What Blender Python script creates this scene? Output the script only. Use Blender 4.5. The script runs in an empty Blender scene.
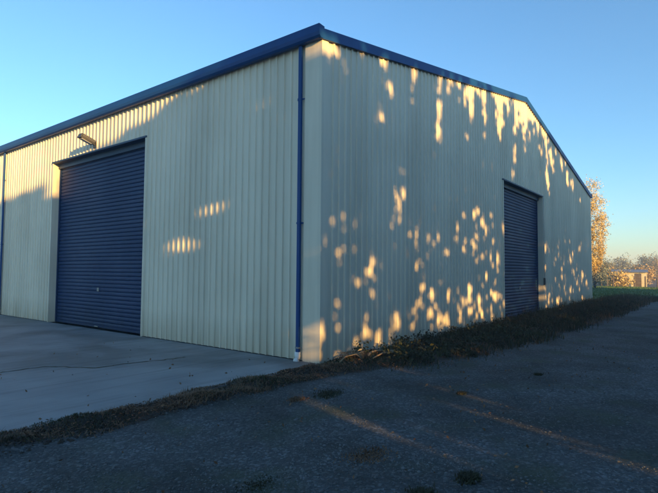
import bpy, bmesh, math, random
import numpy as np
from mathutils import Vector
R = math.radians
C = bpy.context.scene
random.seed(4); rng = np.random.default_rng(11)

# ------------------------------------------------------------------ camera
cam = bpy.data.cameras.new('camera'); co = bpy.data.objects.new('camera', cam)
C.collection.objects.link(co); C.camera = co
cam.sensor_width = 36; cam.lens = 499.9 / 658 * 36
cam.clip_start = .05; cam.clip_end = 4000
YAW, PIT, ROL = .908, .0495, .0072
fw = Vector((math.sin(YAW)*math.cos(PIT), math.cos(YAW)*math.cos(PIT), math.sin(PIT)))
co.location = (-6.818, -5.517, 1.6)
q = fw.to_track_quat('-Z', 'Y')
from mathutils import Quaternion
co.rotation_mode = 'QUATERNION'
co.rotation_quaternion = q @ Quaternion((0, 0, 1), ROL)

# ------------------------------------------------------------------ light
EL, AZ = 8.0, 197.0           # sun elevation, azimuth clockwise from +Y
SUN = Vector((math.sin(R(AZ))*math.cos(R(EL)), math.cos(R(AZ))*math.cos(R(EL)), math.sin(R(EL))))
w = bpy.data.worlds.new('World'); C.world = w; w.use_nodes = True
nt = w.node_tree; nt.nodes.clear()
sky = nt.nodes.new('ShaderNodeTexSky'); sky.sky_type = 'NISHITA'; sky.sun_disc = False
sky.sun_elevation = R(EL); sky.sun_rotation = R(AZ)
sky.altitude = 0; sky.air_density = 1.0; sky.dust_density = .4; sky.ozone_density = 3.0
bg = nt.nodes.new('ShaderNodeBackground'); bg.inputs[1].default_value = .15
ow = nt.nodes.new('ShaderNodeOutputWorld')
tint = nt.nodes.new('ShaderNodeMix'); tint.data_type = 'RGBA'; tint.blend_type = 'MULTIPLY'; tint.inputs['Factor'].default_value = 1
tint.inputs['B'].default_value = (.80, 1.0, 1.05, 1)      # the camera's cool white balance
nt.links.new(sky.outputs[0], tint.inputs['A']); nt.links.new(tint.outputs['Result'], bg.inputs[0]); nt.links.new(bg.outputs[0], ow.inputs[0])
sd = bpy.data.lights.new('sun', 'SUN'); sd.energy = 5.0; sd.angle = R(.6); sd.color = (1.0, .58, .17)
so = bpy.data.objects.new('sun', sd); C.collection.objects.link(so)
so.rotation_euler = SUN.to_track_quat('Z', 'Y').to_euler()
vs = C.view_settings; vs.view_transform = 'Standard'; vs.look = 'None'; vs.gamma = 1
vs.use_curve_mapping = False; vs.exposure = 1.3

# ------------------------------------------------------------------ materials
def mat(name, col, rough=.6, metal=0., spec=.5, var=0., vscale=3., bump=0., bscale=40., col2=None, detail=6., thr=None, coat=0.):
    m = bpy.data.materials.new(name); m.use_nodes = True
    t = m.node_tree; b = t.nodes['Principled BSDF']
    b.inputs['Base Color'].default_value = (*col, 1); b.inputs['Roughness'].default_value = rough
    b.inputs['Metallic'].default_value = metal; b.inputs['Specular IOR Level'].default_value = spec
    tc = t.nodes.new('ShaderNodeTexCoord')
    if var or col2:
        n = t.nodes.new('ShaderNodeTexNoise'); n.inputs['Scale'].default_value = vscale; n.inputs['Detail'].default_value = detail
        t.links.new(tc.outputs['Object'], n.inputs['Vector'])
        r = t.nodes.new('ShaderNodeValToRGB'); lo, hi = thr or (.3, .7)
        r.color_ramp.elements[0].position = lo; r.color_ramp.elements[1].position = hi
        c2 = col2 or tuple(c*(1-var) for c in col)
        r.color_ramp.elements[0].color = (*c2, 1); r.color_ramp.elements[1].color = (*col, 1)
        t.links.new(n.outputs['Fac'], r.inputs[0]); t.links.new(r.outputs[0], b.inputs['Base Color'])
    if bump:
        n = t.nodes.new('ShaderNodeTexNoise'); n.inputs['Scale'].default_value = bscale; n.inputs['Detail'].default_value = 5
        t.links.new(tc.outputs['Object'], n.inputs['Vector'])
        bp = t.nodes.new('ShaderNodeBump'); bp.inputs['Strength'].default_value = bump; bp.inputs['Distance'].default_value = .02
        t.links.new(n.outputs['Fac'], bp.inputs['Height']); t.links.new(bp.outputs[0], b.inputs['Normal'])
    return m

def sheet_mat(name, col, rough, dirt=.25, spec=.4, sheets=False):
    """painted sheet steel: faint streaks of dirt running down, splash dirt low on the wall"""
    m = mat(name, col, rough, spec=spec); t = m.node_tree; b = t.nodes['Principled BSDF']
    tc = t.nodes.new('ShaderNodeTexCoord')
    mp = t.nodes.new('ShaderNodeMapping'); mp.inputs['Scale'].default_value = (5, 5, .35)
    n = t.nodes.new('ShaderNodeTexNoise'); n.inputs['Scale'].default_value = 1.5; n.inputs['Detail'].default_value = 7
    t.links.new(tc.outputs['Object'], mp.inputs[0]); t.links.new(mp.outputs[0], n.inputs['Vector'])
    n2 = t.nodes.new('ShaderNodeTexNoise'); n2.inputs['Scale'].default_value = .6; n2.inputs['Detail'].default_value = 5
    t.links.new(tc.outputs['Object'], n2.inputs['Vector'])
    sp = t.nodes.new('ShaderNodeSeparateXYZ'); t.links.new(tc.outputs['Object'], sp.inputs[0])
    mr = t.nodes.new('ShaderNodeMapRange'); mr.inputs[1].default_value = 0; mr.inputs[2].default_value = .7
    mr.inputs[3].default_value = 1; mr.inputs[4].default_value = 0
    t.links.new(sp.outputs[2], mr.inputs[0])
    a = t.nodes.new('ShaderNodeMath'); a.operation = 'MULTIPLY'; t.links.new(mr.outputs[0], a.inputs[0]); t.links.new(n.outputs['Fac'], a.inputs[1])
    s = t.nodes.new('ShaderNodeMath'); s.operation = 'MULTIPLY_ADD'; t.links.new(n.outputs['Fac'], s.inputs[0]); t.links.new(n2.outputs['Fac'], s.inputs[1])
    t.links.new(a.outputs[0], s.inputs[2])
    mx = t.nodes.new('ShaderNodeMix'); mx.data_type = 'RGBA'
    mx.inputs['A'].default_value = (*col, 1); mx.inputs['B'].default_value = (*[c*(1-dirt)*k for c, k in zip(col, (1, .93, .82))], 1)
    t.links.new(s.outputs[0], mx.inputs['Factor']); t.links.new(mx.outputs['Result'], b.inputs['Base Color'])
    if sheets:                                   # each 0.76 m wide sheet weathers a little differently
        ad = t.nodes.new('ShaderNodeMath'); ad.operation = 'ADD'; t.links.new(sp.outputs[0], ad.inputs[0]); t.links.new(sp.outputs[1], ad.inputs[1])
        dv = t.nodes.new('ShaderNodeMath'); dv.operation = 'DIVIDE'; dv.inputs[1].default_value = .76; t.links.new(ad.outputs[0], dv.inputs[0])
        fl_ = t.nodes.new('ShaderNodeMath'); fl_.operation = 'FLOOR'; t.links.new(dv.outputs[0], fl_.inputs[0])
        wn = t.nodes.new('ShaderNodeTexWhiteNoise'); wn.noise_dimensions = '1D'; t.links.new(fl_.outputs[0], wn.inputs['W'])
        mr2 = t.nodes.new('ShaderNodeMapRange'); mr2.inputs[3].default_value = .90; mr2.inputs[4].default_value = 1.02; t.links.new(wn.outputs['Value'], mr2.inputs[0])
        m2 = t.nodes.new('ShaderNodeMix'); m2.data_type = 'RGBA'; m2.blend_type = 'MULTIPLY'; m2.inputs['Factor'].default_value = 1
        t.links.new(mx.outputs['Result'], m2.inputs['A']); t.links.new(mr2.outputs[0], m2.inputs['B']); t.links.new(m2.outputs['Result'], b.inputs['Base Color'])
        mp2 = t.nodes.new('ShaderNodeMapping'); mp2.inputs['Scale'].default_value = (1.6, 1.6, .5); t.links.new(tc.outputs['Object'], mp2.inputs[0])
        n3 = t.nodes.new('ShaderNodeTexNoise'); n3.inputs['Scale'].default_value = 1.2; n3.inputs['Detail'].default_value = 3; t.links.new(mp2.outputs[0], n3.inputs['Vector'])
        bp = t.nodes.new('ShaderNodeBump'); bp.inputs['Strength'].default_value = .35; bp.inputs['Distance'].default_value = .06
        t.links.new(n3.outputs['Fac'], bp.inputs['Height']); t.links.new(bp.outputs[0], b.inputs['Normal'])
    rr = t.nodes.new('ShaderNodeMapRange'); rr.inputs[3].default_value = rough-.08; rr.inputs[4].default_value = rough+.15
    t.links.new(n2.outputs['Fac'], rr.inputs[0]); t.links.new(rr.outputs[0], b.inputs['Roughness'])
    return m

M = dict(
    cream=sheet_mat('cream_steel', (.83, .765, .62), .45, .42, spec=.4, sheets=True),
    blue=sheet_mat('blue_trim', (.004, .056, .22), .45, .25, spec=.3),
    door=sheet_mat('blue_door', (.003, .029, .11), .5, .35, spec=.3, sheets=False),
    head=sheet_mat('head_blue', (.022, .055, .12), .5, .3, spec=.4),
    rail=mat('grey_steel', (.28, .29, .30), .45, .5, var=.2),
    roof=mat('roof_steel', (.02, .08, .26), .45, var=.1),
    dark=mat('dark_metal', (.04, .04, .045), .5),
    lampg=mat('lamp_grey', (.09, .09, .095), .6, var=.2, vscale=20),
    lens=mat('lamp_lens', (.55, .56, .55), .25),
    white=mat('white_plastic', (.75, .75, .74), .5),
    leaf=mat('leaf', (.06, .085, .028), .6, col2=(.035, .05, .018), vscale=.8),
    gold=mat('autumn_leaf', (.62, .50, .20), .7, col2=(.48, .33, .12), vscale=.7),
    rust=mat('rust_leaf', (.42, .16, .05), .7, col2=(.30, .12, .04), vscale=.7),
    olive=mat('olive_leaf', (.15, .155, .09), .7, col2=(.09, .10, .06), vscale=.5),
    grey_leaf=mat('grey_leaf', (.25, .28, .22), .7, col2=(.16, .19, .16), vscale=.7),
    ochre=mat('ochre_leaf', (.50, .36, .17), .8, col2=(.34, .24, .11), vscale=.5),
    bark=mat('bark', (.10, .075, .055), .9, var=.5, vscale=6, bump=.5, bscale=25),
    weed=mat('weed', (.055, .062, .02), .9, col2=(.028, .02, .01), vscale=1.5),
    straw=mat('dry_straw', (.27, .15, .075), .9, col2=(.07, .038, .02), vscale=1.6),
    litter=mat('leaf_litter', (.24, .115, .05), .85, col2=(.06, .03, .018), vscale=9),
    soil=mat('soil', (.05, .035, .024), .95, col2=(.025, .017, .012), vscale=5, bump=.4),
    grass=mat('grass', (.09, .17, .02), .85, col2=(.06, .10, .02), vscale=.7),
    stick=mat('dry_stick', (.34, .24, .13), .85, var=.4, vscale=8, bump=.3),
    stone=mat('stone', (.16, .165, .165), .85, col2=(.06, .06, .058), vscale=.9, thr=(.35, .65), detail=12),
    post=mat('weathered_post', (.16, .13, .10), .9, var=.4),
    pale=mat('pale_wall', (.74, .66, .44), .8, var=.15),
)

def concrete():
    m = mat('concrete', (.36, .36, .355), .75, col2=(.27, .27, .27), vscale=1.1, bump=.15, bscale=60, detail=10)
    t = m.node_tree; b = t.nodes['Principled BSDF']; tc = t.nodes['Texture Coordinate']
    n = t.nodes.new('ShaderNodeTexNoise'); n.inputs['Scale'].default_value = 140; n.inputs['Detail'].default_value = 3
    t.links.new(tc.outputs['Object'], n.inputs['Vector'])
    src = b.inputs['Base Color'].links[0].from_socket
    mx = t.nodes.new('ShaderNodeMix'); mx.data_type = 'RGBA'; mx.blend_type = 'MULTIPLY'; mx.inputs['Factor'].default_value = .45
    t.links.new(src, mx.inputs['A']); t.links.new(n.outputs['Fac'], mx.inputs['B'])
    # stains: soft dark patches with a tight edge
    n2 = t.nodes.new('ShaderNodeTexNoise'); n2.inputs['Scale'].default_value = .45; n2.inputs['Detail'].default_value = 8; n2.inputs['Distortion'].default_value = .6
    t.links.new(tc.outputs['Object'], n2.inputs['Vector'])
    r = t.nodes.new('ShaderNodeValToRGB'); r.color_ramp.elements[0].position = .42; r.color_ramp.elements[1].position = .56
    r.color_ramp.elements[0].color = (.66, .65, .63, 1); r.color_ramp.elements[1].color = (1, 1, 1, 1)
    t.links.new(n2.outputs['Fac'], r.inputs[0])
    m2 = t.nodes.new('ShaderNodeMix'); m2.data_type = 'RGBA'; m2.blend_type = 'MULTIPLY'; m2.inputs['Factor'].default_value = 1
    t.links.new(mx.outputs['Result'], m2.inputs['A']); t.links.new(r.outputs[0], m2.inputs['B'])
    wv = t.nodes.new('ShaderNodeTexNoise'); wv.inputs['Scale'].default_value = 1.0; wv.inputs['Detail'].default_value = 6; wv.inputs['Roughness'].default_value = .7
    mpw = t.nodes.new('ShaderNodeMapping'); mpw.inputs['Scale'].default_value = (.35, 5.5, 1); mpw.inputs['Rotation'].default_value = (0, 0, R(12))
    t.links.new(tc.outputs['Object'], mpw.inputs[0]); t.links.new(mpw.outputs[0], wv.inputs['Vector'])
    rw = t.nodes.new('ShaderNodeValToRGB'); rw.color_ramp.elements[0].position = .36; rw.color_ramp.elements[1].position = .5
    rw.color_ramp.elements[0].color = (.72, .71, .70, 1); rw.color_ramp.elements[1].color = (1, 1, 1, 1); t.links.new(wv.outputs['Fac'], rw.inputs[0])
    m3 = t.nodes.new('ShaderNodeMix'); m3.data_type = 'RGBA'; m3.blend_type = 'MULTIPLY'; m3.inputs['Factor'].default_value = .8
    t.links.new(m2.outputs['Result'], m3.inputs['A']); t.links.new(rw.outputs[0], m3.inputs['B']); t.links.new(m3.outputs['Result'], b.inputs['Base Color'])
    return m
M['concrete'] = concrete()

def gravel():
    m = bpy.data.materials.new('gravel'); m.use_nodes = True
    t = m.node_tree; b = t.nodes['Principled BSDF']; b.inputs['Roughness'].default_value = .92
    L = t.links.new
    tc = t.nodes.new('ShaderNodeTexCoord')
    v = t.nodes.new('ShaderNodeTexVoronoi'); v.inputs['Scale'].default_value = 42; L(tc.outputs['Object'], v.inputs['Vector'])
    v2 = t.nodes.new('ShaderNodeTexVoronoi'); v2.inputs['Scale'].default_value = 90; L(tc.outputs['Object'], v2.inputs['Vector'])
    rc = t.nodes.new('ShaderNodeValToRGB'); e = rc.color_ramp.elements
    e[0].position = .0; e[0].color = (.05, .056, .060, 1); e[1].position = 1; e[1].color = (.175, .185, .195, 1)
    k = e.new(.7); k.color = (.085, .09, .092, 1)
    sx = t.nodes.new('ShaderNodeSeparateColor'); L(v.outputs['Color'], sx.inputs[0]); L(sx.outputs[0], rc.inputs[0])
    n = t.nodes.new('ShaderNodeTexNoise'); n.inputs['Scale'].default_value = .55; n.inputs['Detail'].default_value = 9; n.inputs['Roughness'].default_value = .65
    L(tc.outputs['Object'], n.inputs['Vector'])
    rp = t.nodes.new('ShaderNodeValToRGB'); e = rp.color_ramp.elements
    e[0].position = .40; e[0].color = (.42, .42, .38, 1); e[1].position = .60; e[1].color = (1.05, 1.05, 1.05, 1)
    L(n.outputs['Fac'], rp.inputs[0])
    mx = t.nodes.new('ShaderNodeMix'); mx.data_type = 'RGBA'; mx.blend_type = 'MULTIPLY'; mx.inputs['Factor'].default_value = 1
    L(rc.outputs[0], mx.inputs['A']); L(rp.outputs[0], mx.inputs['B'])
    # thin green film of moss where the big noise is low
    n3 = t.nodes.new('ShaderNodeTexNoise'); n3.inputs['Scale'].default_value = 1.3; n3.inputs['Detail'].default_value = 8
    L(tc.outputs['Object'], n3.inputs['Vector'])
    r3 = t.nodes.new('ShaderNodeValToRGB'); r3.color_ramp.elements[0].position = .52; r3.color_ramp.elements[1].position = .68
    r3.color_ramp.elements[0].color = (0, 0, 0, 1); r3.color_ramp.elements[1].color = (.6, .6, .6, 1); L(n3.outputs['Fac'], r3.inputs[0])
    m3 = t.nodes.new('ShaderNodeMix'); m3.data_type = 'RGBA'; L(r3.outputs[0], m3.inputs['Factor'])
    L(mx.outputs['Result'], m3.inputs['A']); m3.inputs['B'].default_value = (.045, .058, .028, 1)
    L(m3.outputs['Result'], b.inputs['Base Color'])
    sa = t.nodes.new('ShaderNodeAttribute'); sa.attribute_name = 'soil'
    sn = t.nodes.new('ShaderNodeMath'); sn.operation = 'MULTIPLY_ADD'; L(n3.outputs['Fac'], sn.inputs[0]); sn.inputs[1].default_value = .8; sn.inputs[2].default_value = -.4
    sm = t.nodes.new('ShaderNodeMath'); sm.operation = 'ADD'; sm.use_clamp = True; L(sn.outputs[0], sm.inputs[0]); L(sa.outputs['Fac'], sm.inputs[1])
    sg_ = t.nodes.new('ShaderNodeMath'); sg_.operation = 'MULTIPLY'; sg_.use_clamp = True; L(sm.outputs[0], sg_.inputs[0]); L(sa.outputs['Fac'], sg_.inputs[1])
    m4 = t.nodes.new('ShaderNodeMix'); m4.data_type = 'RGBA'; L(sg_.outputs[0], m4.inputs['Factor']); L(m3.outputs['Result'], m4.inputs['A']); m4.inputs['B'].default_value = (.028, .02, .013, 1)
    L(m4.outputs['Result'], b.inputs['Base Color'])
    ad = t.nodes.new('ShaderNodeMath'); ad.operation = 'ADD'; L(v.outputs['Distance'], ad.inputs[0]); L(v2.outputs['Distance'], ad.inputs[1])
    bp = t.nodes.new('ShaderNodeBump'); bp.inputs['Strength'].default_value = .6; bp.inputs['Distance'].default_value = .012; bp.invert = True
    L(ad.outputs[0], bp.inputs['Height']); L(bp.outputs[0], b.inputs['Normal'])
    return m
M['gravel'] = gravel()

# ------------------------------------------------------------------ helpers
def link(o, parent=None):
    C.collection.objects.link(o)
    if parent: o.parent = parent
    return o
def tag(o, label=None, cat=None, group=None, kind=None):
    if label: o['label'] = label
    if cat: o['category'] = cat
    if group: o['group'] = group
    if kind: o['kind'] = kind
    return o
def empty(name, loc=(0, 0, 0), rz=0):
    o = bpy.data.objects.new(name, None); o.location = loc; o.rotation_euler[2] = rz; o.empty_display_size = .3
    return link(o)
def mesh(name, verts, faces, m, parent=None, smooth=False):
    me = bpy.data.meshes.new(name); me.from_pydata([tuple(v) for v in verts], [], faces); me.update()
    me.materials.append(m)
    if smooth: me.shade_smooth()
    return link(bpy.data.objects.new(name, me), parent)
def quads(name, V, m, parent=None):
    """V: (n,4,3) array of quads"""
    n = len(V); me = bpy.data.meshes.new(name)
    me.vertices.add(n*4); me.vertices.foreach_set('co', V.astype(np.float32).ravel())
    me.loops.add(n*4); me.loops.foreach_set('vertex_index', np.arange(n*4, dtype=np.int32))
    me.polygons.add(n); me.polygons.foreach_set('loop_start', np.arange(0, n*4, 4, dtype=np.int32))
    me.materials.append(m); me.update(); me.validate()
    return link(bpy.data.objects.new(name, me), parent)
class MB:
    def __init__(s): s.v = []; s.f = []
    def box(s, a, b):
        x0, y0, z0 = a; x1, y1, z1 = b; n = len(s.v)
        s.v += [(x0, y0, z0), (x1, y0, z0), (x1, y1, z0), (x0, y1, z0), (x0, y0, z1), (x1, y0, z1), (x1, y1, z1), (x0, y1, z1)]
        s.f += [tuple(n+i for i in q) for q in ((3, 2, 1, 0), (4, 5, 6, 7), (0, 1, 5, 4), (1, 2, 6, 5), (2, 3, 7, 6), (3, 0, 4, 7))]
        return s
    def extrude(s, prof, path_a, path_b, ends=True):
        """prof: list of 3D offsets (closed); swept from a to b"""
        n = len(s.v); k = len(prof)
        for P in (path_a, path_b): s.v += [tuple(Vector(P)+Vector(p)) for p in prof]
        s.f += [(n+i, n+(i+1) % k, n+k+(i+1) % k, n+k+i) for i in range(k)]
        if ends: s.f += [tuple(n+i for i in reversed(range(k))), tuple(n+k+i for i in range(k))]
        return s
    def tube(s, pts, rad, k=7):
        n = len(s.v); pts = [Vector(p) for p in pts]
        rad = rad if hasattr(rad, '__len__') else [rad]*len(pts)
        for i, p in enumerate(pts):
            d = (pts[min(i+1, len(pts)-1)]-pts[max(i-1, 0)]).normalized()
            u = d.orthogonal().normalized(); v = d.cross(u)
            if i and prev.dot(u) < 0: u = -u; v = -v
            prev = u
            s.v += [tuple(p+(u*math.cos(a)+v*math.sin(a))*rad[i]) for a in (2*math.pi*j/k for j in range(k))]
        for i in range(len(pts)-1):
            s.f += [(n+i*k+j, n+i*k+(j+1) % k, n+(i+1)*k+(j+1) % k, n+(i+1)*k+j) for j in range(k)]
        s.f += [tuple(n+j for j in reversed(range(k))), tuple(n+(len(pts)-1)*k+j for j in range(k))]
        return s
    def build(s, name, m, parent=None, smooth=False, bevel=0):
        o = mesh(name, s.v, s.f, m, parent, smooth)
        if bevel:
            b = o.modifiers.new('bevel', 'BEVEL'); b.width = bevel; b.segments = 2; b.limit_method = 'ANGLE'
        return o

# ------------------------------------------------------------------ ground and apron
GX, GY = [], []
def grid(x0, x1, y0, y1, nx, ny):
    xs = np.linspace(x0, x1, nx); ys = np.linspace(y0, y1, ny)
    return xs, ys
def noise2(x, y, s=0):
    return (np.sin(x*1.3+s)*np.cos(y*1.7-s)+np.sin(x*2.9+y*2.1+s*2)*.5+np.sin(x*.43-y*.61)*.8)/2.3
def axis(near, far):                                       # fine steps near, then growing out to the horizon
    a = list(np.arange(0, near, .12)); st = .15
    while a[-1] < far: a.append(a[-1]+st); st *= 1.16
    return np.array(a)
ax = axis(9, 2500); xs = np.concatenate([-ax[:0:-1], ax])-2.5
ys = np.concatenate([-ax[:0:-1], ax])-2.0
X, Y = np.meshgrid(xs, ys, indexing='ij')
Z = noise2(X, Y)*.018+noise2(X*4.1, Y*3.7, 2)*.006
# a worn track in the gravel and a low heap of earth along the shed and the slab edge
Z += (.05+.022*np.sin(X*5.3+Y*9)+.015*np.sin(X*11.7-Y*6))*np.exp(-((Y+.28+.12*np.sin(X*1.9))/.22)**2)*(X < 1.2)
Z += .09*np.exp(-((Y+.9)/.7)**2)/(1+np.exp(-(X-1.2)*2))*(X < 30)
Z -= .03
inside = ((X > -.02) & (X < 23.5) & (Y > .0) & (Y < 30)) | ((X > -14) & (X < .1) & (Y > .05) & (Y < 32))
Z = np.where(inside, -.12, Z)
V = np.stack([X, Y, Z], -1).reshape(-1, 3); nx, ny = X.shape
i, j = np.meshgrid(np.arange(nx-1), np.arange(ny-1), indexing='ij'); b0 = (i*ny+j).ravel()
F = np.stack([b0, b0+ny, b0+ny+1, b0+1], -1)
gr = mesh('ground', V, F.tolist(), M['gravel'], smooth=True); tag(gr, kind='structure')
fx = np.interp(X, [-9, -5, -3.7, -2, -.6, .3, .8, 2, 3.6, 7, 11, 18, 26, 34, 60], [.45, .45, .6, .66, .8, 1.0, 1.4, 1.8, 1.9, 2.1, 2.3, 2.4, 2.3, 3.0, 3.0])
soil = np.clip((Y+fx+.15*noise2(X*3, Y*3, 1)+.12)/.25, 0, 1)*(Y < .3)*(X > -14)*(X < 60)
at_ = gr.data.attributes.new('soil', 'FLOAT', 'POINT'); at_.data.foreach_set('value', soil.astype(np.float32).ravel())

ap = MB(); 
# slab edge is slightly broken: a polyline along the front, extruded down
ex = np.arange(-14, .001, .1); ey = -.02+.03*np.sin(ex*2.3)+rng.normal(0, .008, len(ex)); ey = np.clip(ey, -.08, .04)
n = len(ex); vv = []; ff = []
for x, y in zip(ex, ey): vv += [(x, y, -.15), (x, y, -.008), (x, y+.012, 0), (x, 30, 0)]
for k in range(n-1):
    for r_ in range(3): a = k*4+r_; ff.append((a, a+4, a+5, a+1))
slab = mesh('concrete_apron', vv, ff, M['concrete']); tag(slab, kind='structure')
# the jagged joint / crack across the slab, and a second joint at the door
def crack(pts, wd, seed):
    r = np.random.default_rng(seed); P = []
    for (a, b) in zip(pts[:-1], pts[1:]):
        a = np.array(a); b = np.array(b); m = max(2, int(np.linalg.norm(b-a)/.07))
        for t in np.arange(m)/m: P.append(a+(b-a)*t+r.normal(0, .026, 2))
    P.append(np.array(pts[-1])); v = []; f = []
    for k, p_ in enumerate(P):
        d = P[min(k+1, len(P)-1)]-P[max(k-1, 0)]; d = d/np.linalg.norm(d); nn = np.array([-d[1], d[0]])*wd*r.uniform(.35, 1.3)
        v += [(*(p_-nn), .004), (*(p_+nn), .004)]
    for k in range(len(P)-1): f.append((2*k, 2*k+1, 2*k+3, 2*k+2))
    return mesh('slab_crack', v, f, M['weed'])
ck = crack([(-9, 4.6), (-6, 3.9), (-3.79, 3.3), (-3.16, 3.25), (-2.61, 2.5), (-2.1, 2.5), (-1.56, 2.36), (-1.1, 2.3)], .022, 3)
tag(ck, kind='structure')

for nm, bx_ in (('saw_joint', (-9.5, 8.06, -.012, 8.072)), ('saw_joint', (-5.6, 5.9, -5.588, 30.0)),):
    x0, y0, x1, y1 = bx_
    tag(mesh(nm, [(x0, y0, .0042), (x1, y0, .0042), (x1, y1, .0042), (x0, y1, .0042)], [(0, 1, 2, 3)], M['weed']), kind='structure')

# ------------------------------------------------------------------ the shed
shed = empty('steel_shed')
tag(shed, 'large cream ribbed steel shed with blue gutters, downpipes and two blue roller doors', 'shed')
W, H, RZ, AX, LY = 23.5, 5.79, 7.93, 11.95, 34.0
def roofz(x): return H+(RZ-H)*(x/AX if x <= AX else (W-x)/(W-AX))
P = .19
def profile(u0, u1):
    """breakpoints of a ribbed sheet: (u, outward depth)"""
    pts = []; k = math.floor(u0/P)-1
    while k*P < u1+P:
        b = k*P
        pts += [(b, 0), (b+.122, 0), (b+.134, .028), (b+.166, .028), (b+.178, 0), ]
        k += 1
    def at(u):
        for (a, da), (c, dc) in zip(pts[:-1], pts[1:]):
            if a <= u <= c: return da+(dc-da)*(u-a)/(c-a) if c > a else da
        return 0
    return [(u0, at(u0))]+[p_ for p_ in pts if u0 < p_[0] < u1]+[(u1, at(u1))]
def ribbed(rects, topf, place, name):
    v = []; f = []
    for u0, u1, z0, z1 in rects:
        if z1 is None and topf is not None and u0 < AX < u1: prs = profile(u0, AX)+profile(AX, u1)[1:]
        else: prs = profile(u0, u1)
        n = len(v)
        for u, d in prs:
            v += [place(u, d, z0), place(u, d, topf(u) if z1 is None else z1)]
        for k in range(len(prs)-1): f.append((n+2*k, n+2*k+2, n+2*k+3, n+2*k+1))
    return mesh(name, v, f, M['cream'], shed)
D0, D1, DH = 5.53, 10.58, 4.86       # side roller door opening
G0, G1, GH = 9.45, 14.03, 4.63       # gable roller door opening
FL = .36                             # flat corner flashing
sw = ribbed([(FL-.02, D0, .015, H), (D0, D1, DH, H), (D1, LY, .015, H)], None, lambda u, d, z: (-d, u, z), 'side_wall')
gw = ribbed([(.1, G0, -.06, None), (G0, G1, GH, None), (G1, W-.1, -.06, None)], lambda u: roofz(u)-.01, lambda u, d, z: (u, -d, z), 'gable_wall')
for (x0, y0), (x1, y1), nm in (((W, 0), (W, LY), 'rear_side_wall'), ((0, LY), (W, LY), 'far_gable_wall')):
    v = [(x0, y0, -.05), (x1, y1, -.05), (x1, y1, H), (x0, y0, H)]
    if nm == 'far_gable_wall': v.insert(3, (AX, LY, RZ))
    mesh(nm, v, [tuple(range(len(v)))], M['cream'], shed)
# corner flashing folded round the corner
t = .034
fl = MB(); fl.extrude([(-t, FL, 0), (-t, -t, 0), (.13, -t, 0), (.13, -t+.006, 0), (-t+.006, -t+.006, 0), (-t+.006, FL, 0)][::-1], (0, 0, -.02), (0, 0, H+.01))
fl.build('corner_flashing', M['cream'], shed)
fl = MB(); fl.extrude([(W-.13, -t, 0), (W+t, -t, 0), (W+t, .15, 0), (W+t-.006, .15, 0), (W+t-.006, -t+.006, 0), (W-.13, -t+.006, 0)][::-1], (0, 0, -.05), (0, 0, H+.01))
fl.build('corner_flashing', M['cream'], shed)
def screws(place, u0, u1, topf, skip, name):
    b = MB(); k = math.floor(u0/P)+1
    while k*P < u1:
        u = k*P-.129+P*.5
        for z in (.22, 1.55, 2.95, 4.35, 5.62, 6.7):
            if z < topf(u)-.1 and not (skip[0]-.02 < u < skip[1]+.02 and z < skip[2]):
                c = place(u, .0, z); c2 = place(u, .008, z); n_ = Vector(c2)-Vector(c)
                b.tube([c, c2], .008, 6)
        k += 2
    o = b.build(name, M['rail'], shed); o['kind'] = 'stuff'; return o
screws(lambda u, d, z: (-d, u, z), .4, 16, lambda u: H, (D0, D1, DH), 'wall_screws')
screws(lambda u, d, z: (u, -d, z), .2, W-.2, roofz, (G0, G1, GH), 'wall_screws')
# roof: two ribbed slopes
for s_, xa, xb in ((0, -.12, AX), (1, AX, W+.12)):
    v = []; f = []
    prs = [(u, d) for u, d in profile(-.03, LY)]
    for u, d in prs:
        za = roofz(xa)+.06+d if s_ == 0 else RZ+.06+d; zb = RZ+.06+d if s_ == 0 else roofz(W)-.02+.06+d
        v += [(xa, u, za), (xb, u, zb)]
    for k in range(len(prs)-1): f.append((2*k, 2*k+2, 2*k+3, 2*k+1))
    mesh('roof', v, f, M['roof'], shed)
rc = MB(); rc.extrude([(-.25, 0, -.03), (0, 0, .03), (.25, 0, -.03), (.25, 0, -.045), (0, 0, .015), (-.25, 0, -.045)], (AX, -.05, RZ+.10), (AX, LY, RZ+.10)); rc.build('ridge_cap', M['roof'], shed)
# barge flashing up both rakes
def barge(x0, x1):
    z0, z1 = roofz(max(0, min(x0, W))), roofz(max(0, min(x1, W)))
    if x0 < 0: z0 = H+x0*(RZ-H)/AX
    if x1 > W: z1 = H-(x1-W)*(RZ-H)/(W-AX)
    pr = [(0, -.035, -.055), (0, -.075, -.055), (0, -.075, .135), (0, .16, .135), (0, .16, .123), (0, -.063, .123), (0, -.063, -.043), (0, -.035, -.043)]
    b = MB(); b.extrude(pr, (x0, 0, z0), (x1, 0, z1)); b.build('barge_flashing', M['blue'], shed)
barge(-.12, AX); barge(AX+.002, W+.12)
# gutters: quad profile, open-topped trough along both eaves
def gutter(sg, x):
    o = [(0, .155), (0, -.04), (.03, -.065), (.10, -.065), (.135, -.03), (.15, .03), (.15, .165), (.135, .165), (.135, .15), (.138, .15), (.138, .035), (.125, -.02), (.095, -.053), (.035, -.053), (.012, -.03), (.012, .155)]
    g = MB(); pr = [(sg*a, 0, b) for a, b in o]
    if sg > 0: pr = pr[::-1]
    g.extrude(pr, (x, -.085, H), (x, LY, H), ends=False)
    n = len(g.v)
    cap = [(0, .155), (0, -.04), (.03, -.065), (.10, -.065), (.135, -.03), (.15, .03), (.15, .165)]
    g.v += [(x+sg*a, -.087, H+b) for a, b in cap]; g.f.append(tuple(range(n, n+len(cap))))
    g.build('gutter', M['blue'], shed)
gutter(-1, -.036); gutter(1, W+.036)
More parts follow.
